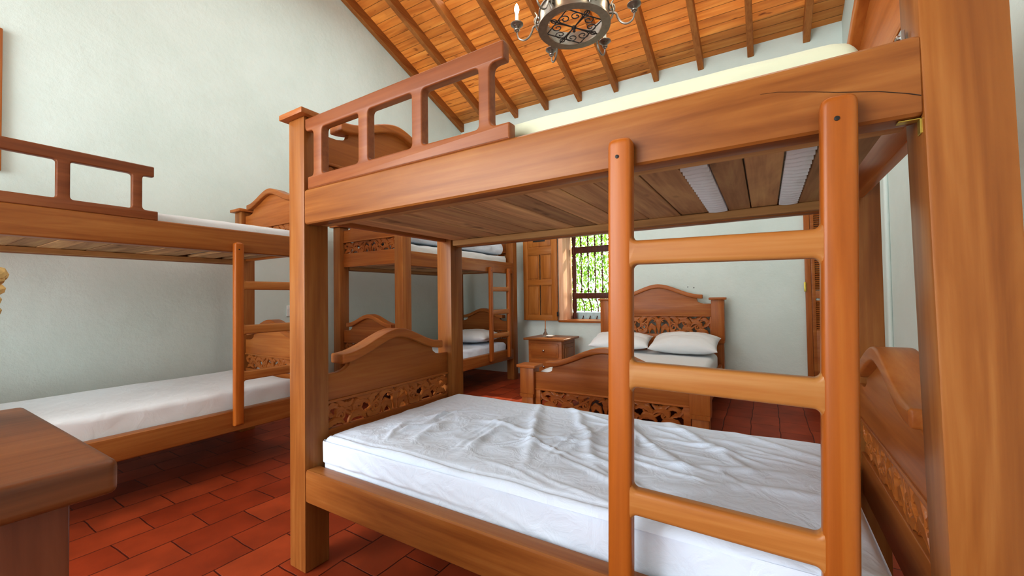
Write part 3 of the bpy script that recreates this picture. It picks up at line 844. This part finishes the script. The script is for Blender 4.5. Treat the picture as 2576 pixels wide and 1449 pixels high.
# ------------------------------------------------------------------ nightstand by the window
def nightstand():
    t = thing('nightstand', 'reddish-brown wooden nightstand with two drawers under the window shutter', 'nightstand')
    x0, x1, y0, y1, zt = -.90, -.425, 3.70, 4.14, .575
    obj('top', B(x0-.045, x1+.06, y0-.045, y1+.02, zt, zt+.028, .010, 3), W_['X'], t)
    bm = B(x0, x1, y0+.016, y1, .06, zt, .004); obj('cabinet', bm, D_['X'], t)
    for k, (a, b) in enumerate(((.355, .535), (.15, .335))):
        bm = B(x0+.045, x1-.045, y0, y0+.02, a, b, .005); box(bm, x0+.065, x1-.065, y0-.006, y0+.01, a+.02, b-.02, .006)
        d = obj('drawer', bm, D_['X'], t)
        bm = lathe(bmesh.new(), [(.006, 0), (.006, .012), (.014, .016), (.014, .024), (.006, .030)], 12, Matrix.Translation(((x0+x1)/2, y0-.005, (a+b)/2)) @ Matrix.Rotation(PI/2, 4, 'X'))
        obj('knob', bm, M_STEEL, d)
    bm = B(x1-.002, x1+.008, y0+.06, y1-.04, .13, zt-.05, .004); box(bm, x1, x1+.016, y0+.11, y1-.09, .18, zt-.10, .010)
    obj('side_panel', bm, W_['Z'], t)
    for x in (x0+.02, x1-.07):
        for y in (y0+.02, y1-.07): obj('foot', B(x, x+.05, y, y+.05, 0, .062, .004), D_['Z'], t)
nightstand()
t = thing('bottle', 'small glass bottle with a thin brown stick on the nightstand', 'bottle', (-.745, 3.905, .603))
obj('body', lathe(bmesh.new(), [(.030, 0), (.032, .01), (.030, .04), (.014, .065), (.012, .10), (.014, .104)], 18), M_GLASS, t)
bm = bmesh.new(); tube(bm, [(0, 0, .02), (.002, 0, .225)], .006, 8); obj('stick', bm, D_['Z'], t)
o = obj('dish', lathe(bmesh.new(), [(.022, 0), (.046, .010), (.056, .024), (.050, .024), (.030, .012)], 20), M_WHITE); o.location = (-.650, 3.86, .603); tag(o, 'small white dish beside the bottle on the nightstand', 'dish')

# ------------------------------------------------------------------ dresser in the lower left corner
DRS = wood('dresser_side', 'Z', srgb(104, 52, 28), srgb(128, 70, 42), srgb(144, 86, 56))
def dresser():
    t = thing('dresser', 'brown varnished wooden dresser with thick rounded top at the lower left corner', 'dresser')
    x0, x1, y0, y1, zt = .090, .808, -1.30, -.765, .87
    obj('top', B(x0, x1, y0, y1, zt-.058, zt, .014, 4), wood('dresser_top', 'Y', srgb(92, 50, 22), srgb(120, 70, 36), srgb(138, 88, 50), rough=.38, coat=.2), t)
    a0, a1, b0, b1 = x0+.05, x1-.068, y0+.04, y1-.045
    for x in (a0, a1-.03): obj('side_panel', B(x, x+.03, b0, b1, .0, zt-.058, .006, 3), DRS, t)
    obj('back_panel', B(a0+.03, a1-.03, b1-.02, b1-.004, .05, zt-.06, .002), D_['X'], t)
    for k in range(3):
        z = .10+k*.235
        bm = B(a0+.035, a1-.035, b0-.004, b0+.40, z, z+.225, .004); d = obj('drawer', bm, D_['X'], t)
        bm = lathe(bmesh.new(), [(.008, 0), (.008, .012), (.016, .018), (.012, .03)], 12, Matrix.Translation(((a0+a1)/2, b0-.004, z+.11)) @ Matrix.Rotation(PI/2, 4, 'X')); obj('knob', bm, M_BRASS, d)
dresser()

def basket():
    t = thing('straw_basket', 'woven pale straw basket at the left edge above the dresser', 'basket', (.218, -.913, .8735))
    bm = bmesh.new(); nr = 13
    for k in range(nr):
        z = .018+k*.0255; r = .048+.034*(k/(nr-1)); pts = []
        for i in range(49):
            a = 2*PI*i/48; pts.append(((r+.004*math.sin(a*12+k*PI))*math.cos(a), (r+.005*math.sin(a*12+k*PI))*math.sin(a), z+.004*math.sin(a*12+k*PI)))
        tube(bm, pts, .0135, 8)
    lathe(bm, [(.001, .0), (.050, .0), (.050, .012), (.001, .012)], 24)
    obj('basket_wall', bm, M_STRAW, t)
    bm = bmesh.new(); pts = []
    for i in range(97):
        a = 2*PI*i/96; pts.append((.087*math.cos(a)+.004*math.cos(16*a)*math.cos(a), .087*math.sin(a)+.004*math.cos(16*a)*math.sin(a), .338+.006*math.sin(16*a)))
    tube(bm, pts, .012, 8); obj('rim', bm, M_STRAW, t)
basket()

# ------------------------------------------------------------------ small things on the walls
t = thing('wall_outlet', 'white square power outlet on the left wall behind the bunk', 'power outlet', (XL, 1.425, 1.03), PI/2)
obj('cover_plate', B(-.06, .06, -.012, .0, -.055, .055, .004), M_WHITE, t)
bm = bmesh.new()
for x in (-.012, .012): box(bm, x-.003, x+.003, -.0128, -.010, -.012, .012, 0)
obj('slots', bm, M_DARK, t)
for x, z, l in ((.985, 1.228, 'left one of two small dark screws in the white wall above the double bed'), (1.052, 1.217, 'right one of two small dark screws in the white wall above the double bed')):
    o = obj('wall_screw', lathe(bmesh.new(), [(.0055, 0), (.0055, .003), (.004, .006), (.002, .007)], 10, Matrix.Rotation(PI/2, 4, 'X')), M_DARK); o.location = (x, YF, z); tag(o, l, 'screw', 'small dark screws in the far wall')

# ------------------------------------------------------------------ chandelier
def chandelier():
    cx, cy, cz = .742, 1.476, 2.90
    t = thing('chandelier', 'round wrought-iron chandelier with six candle lamps hanging from the plank ceiling', 'chandelier', (cx, cy, cz))
    R = .235
    bm = lathe(bmesh.new(), [(R-.056, 0), (R, 0), (R, .012), (R-.012, .016), (R-.012, .098), (R-.004, .102), (R-.004, .112), (R-.020, .112), (R-.022, .016), (R-.056, .010), (R-.056, 0)], 64, None, False)
    obj('ring', bm, M_IRON, t)
    # openwork in the ring
    bm = bmesh.new(); r = .0038; ri = R-.052
    sq = [(ri*math.cos(a), ri*math.sin(a), .006) for a in [math.radians(10+90*k) for k in range(4)]]
    for a, b in zip(sq, sq[1:]+sq[:1]): tube(bm, [a, b], r, 6)
    for k in range(4):
        a0 = math.radians(55+90*k); ca, sa = math.cos(a0), math.sin(a0)
        tube(bm, [(0, 0, .004), (ca*.09, sa*.09, .004), (ca*ri, sa*ri, .006)], r*1.15, 6)
        for s in (1, -1):
            pts = [(.0, .0, .004), (.028*math.cos(a0+s*.05), .028*math.sin(a0+s*.05), .004)]
            be = a0+s*math.radians(25); ccx, ccy = .108*math.cos(be), .108*math.sin(be); r0 = .040
            for i in range(46):
                q = i/45; th = be-s*math.radians(112)+s*q*PI*2.7; rr = r0*(1-.78*q)
                pts.append((ccx+rr*math.cos(th), ccy+rr*math.sin(th), .004))
            tube(bm, pts, r*.9, 6)
        for s in (1, -1):
            pts = [(ca*.125, sa*.125, .004)]
            for i in range(8): pts.append((ca*(.125+.045*i/7)-s*sa*.016*math.sin(i/7*PI*.9), sa*(.125+.045*i/7)+s*ca*.016*math.sin(i/7*PI*.9), .005))
            tube(bm, pts, r*.9, 6)
    lathe(bm, [(.002, -.030), (.011, -.022), (.007, -.012), (.016, -.002), (.016, .008), (.002, .012)], 12)
    obj('openwork', bm, M_IROND, t)
    for k in range(6):
        a = math.radians(15.8+61.5*k if k < 4 else 15.8+60*k+2)
        ca, sa = math.cos(a), math.sin(a)
        Q = lambda r_, z: (r_*ca, r_*sa, z)
        pts = []
        ctl = [(R-.014, .055), (R+.015, .052), (R+.035, .040), (R+.045, .012), (R+.065, -.020), (R+.098, -.036), (R+.130, -.022), (R+.143, .006), (R+.145, .030)]
        for i in range(len(ctl)-1):
            p0 = ctl[max(i-1, 0)]; p1 = ctl[i]; p2 = ctl[i+1]; p3 = ctl[min(i+2, len(ctl)-1)]
            for j in range(5):
                u = j/5
                f = lambda A0, A1, A2, A3: .5*((2*A1)+(-A0+A2)*u+(2*A0-5*A1+4*A2-A3)*u*u+(-A0+3*A1-3*A2+A3)*u**3)
                pts.append(Q(f(p0[0], p1[0], p2[0], p3[0]), f(p0[1], p1[1], p2[1], p3[1])))
        pts.append(Q(*ctl[-1]))
        bm = bmesh.new(); tube(bm, pts, .0066, 8, taper=lambda u: 1.25-.5*u)
        # curled leaf at the root of the arm
        sp = []
        for i in range(24):
            u = i/23; rr = .030*(1-.75*u); an = -PI/2+u*PI*2.4
            sp.append(Q(R+.004+rr*math.cos(an)*.8, .085+rr*math.sin(an)))
        tube(bm, sp, .007, 6)
        tube(bm, [Q(R-.006, .004), Q(R+.010, .03), Q(R+.018, .06), Q(R+.006, .115), Q(R+.022, .140)], .011, 8, taper=lambda u: .6+.7*math.sin(PI*u), flat=.5)
        arm = obj('arm', bm, M_IRON, t)
        T = Matrix.Translation(Q(R+.145, 0))
        bm = lathe(bmesh.new(), [(.004, .022), (.010, .026), (.010, .032), (.018, .036), (.020, .042), (.016, .050), (.011, .055), (.020, .059), (.026, .062), (.022, .066), (.038, .072), (.043, .076), (.043, .080), (.036, .078), (.016, .074), (.014, .08), (.004, .08)], 20, T)
        obj('candle_cup', bm, M_IRON, arm)
        bm = lathe(bmesh.new(), [(.0115, .074), (.0115, .150), (.008, .152)], 14, T); obj('candle_sleeve', bm, M_CANDLE, arm)
        bm = lathe(bmesh.new(), [(.006, .150), (.012, .160), (.017, .178), (.014, .198), (.006, .215), (.002, .222)], 14, T); obj('bulb', bm, M_BULB, arm)
    # chains to a crown, then one chain to the ceiling
    def chain(bm, p0, p1, n):
        p0, p1 = Vector(p0), Vector(p1); d = (p1-p0); dn = d.normalized(); s = dn.cross(Vector((.3, .9, .1))).normalized(); q = dn.cross(s)
        for i in range(n):
            c = p0+d*((i+.5)/n); ax = s if i % 2 else q; hl = d.length/n*.62; pts = []
            for j in range(17):
                an = 2*PI*j/16; pts.append(c+dn*hl*math.cos(an)+ax*.010*math.sin(an))
            tube(bm, pts, .0032, 6)
    for k in range(3):
        a = math.radians(48+120*k); bm = bmesh.new()
        chain(bm, (R*.94*math.cos(a), R*.94*math.sin(a), .105), (.025*math.cos(a), .025*math.sin(a), .62), 16); obj('chain', bm, M_IRON, t)
    obj('crown', lathe(bmesh.new(), [(.004, .58), (.03, .60), (.035, .62), (.02, .64), (.012, .67), (.004, .68)], 18), M_IRON, t)
    zc = ceil_z(cx, cy)-cz
    bm = bmesh.new(); chain(bm, (0, 0, .68), (0, 0, zc-.02), 36); obj('chain', bm, M_IRON, t)
    obj('ceiling_hook', lathe(bmesh.new(), [(.05, zc+.01), (.05, zc-.02), (.01, zc-.03)], 16), M_IROND, t)
chandelier()

# ------------------------------------------------------------------ garden outside the window
tag(obj('garden_ground', B(-8, 8, 4.85, 14, -.3, -.05, 0), M_GROUND), kind='structure')
tag(obj('trim_2', B(-1.2, .8, YF+.41, YF+.95, .66, .90, .01), M_LEDGE), kind='structure')
def foliage():
    rn = random.Random(5); bm = bmesh.new()
    for k in range(24000):
        y = rn.uniform(6.6, 8.6); x = rn.uniform(-3.8, 1.6); z = rn.uniform(.0, 3.1)
        if noise.noise(Vector((x*1.5, y, z*1.5))) < -.30: continue
        s = rn.uniform(.035, .075); q = Matrix.Translation((x, y, z)) @ Matrix.Rotation(rn.uniform(0, 2*PI), 4, 'Z') @ Matrix.Rotation(rn.uniform(-1.4, 1.4), 4, 'X')
        pts = [(0, -s, 0), (.36*s, -.2*s, .05*s), (0, s, 0), (-.36*s, -.2*s, .05*s)]
        bm.faces.new([bm.verts.new(q @ Vector(p)) for p in pts])
    me = bpy.data.meshes.new('garden_foliage'); bm.to_mesh(me); bm.free()
    o = link_mesh('garden_foliage', me, M_LEAF)
    tag(o, 'sunlit yellow-green leaves seen through the window grille', 'foliage', kind='stuff')
foliage()

# ------------------------------------------------------------------ light
w = bpy.data.worlds.new('sky'); SC.world = w; w.use_nodes = True
nt = w.node_tree; nt.nodes.clear()
wo = nt.nodes.new('ShaderNodeOutputWorld'); bg = nt.nodes.new('ShaderNodeBackground'); nt.links.new(bg.outputs[0], wo.inputs[0])
sk = nt.nodes.new('ShaderNodeTexSky'); sk.sky_type = 'HOSEK_WILKIE'; sk.sun_direction = (.3, .55, .75); sk.turbidity = 5
mxw = nt.nodes.new('ShaderNodeMixRGB'); mxw.inputs[0].default_value = .75; mxw.inputs[2].default_value = (1, 1, 1, 1)
nt.links.new(sk.outputs[0], mxw.inputs[1]); nt.links.new(mxw.outputs[0], bg.inputs[0]); bg.inputs[1].default_value = 4.5

def area(name, loc, target, sx, sy, e, col=(1, 1, 1)):
    l = bpy.data.lights.new(name, 'AREA'); l.shape = 'RECTANGLE'; l.size = sx; l.size_y = sy; l.energy = e; l.color = col
    o = bpy.data.objects.new(name, l); COL.objects.link(o); o.location = loc
    o.rotation_euler = (Vector(target)-Vector(loc)).to_track_quat('-Z', 'Y').to_euler(); return o
area('doorway_daylight', (-1.2, YN+.05, 2.1), (.4, .9, .7), 2.8, 2.4, 165, (.84, .94, 1))
area('overhead_fill', (.3, 1.5, 4.5), (.3, 1.8, 0), 4.0, 2.6, 66, (.86, .97, 1))  # added fill lamp under the closed ceiling, brightens the room from above
sun = bpy.data.lights.new('sun', 'SUN'); sun.energy = 7; sun.angle = .02; sun.color = (1, .95, .82)
so = bpy.data.objects.new('sun', sun); COL.objects.link(so); so.rotation_euler = Vector((-.30, -1, -.80)).to_track_quat('-Z', 'Y').to_euler()

SC.view_settings.view_transform = 'Standard'
SC.view_settings.look = 'None'
SC.view_settings.exposure = 0.10
SC.view_settings.gamma = 0.86
SC.cycles.max_bounces = 7
SC.cycles.diffuse_bounces = 4
SC.cycles.glossy_bounces = 2
SC.cycles.use_adaptive_sampling = True
SC.cycles.adaptive_threshold = 0.05
SC.cycles.adaptive_min_samples = 16
SC.cycles.use_denoising = True
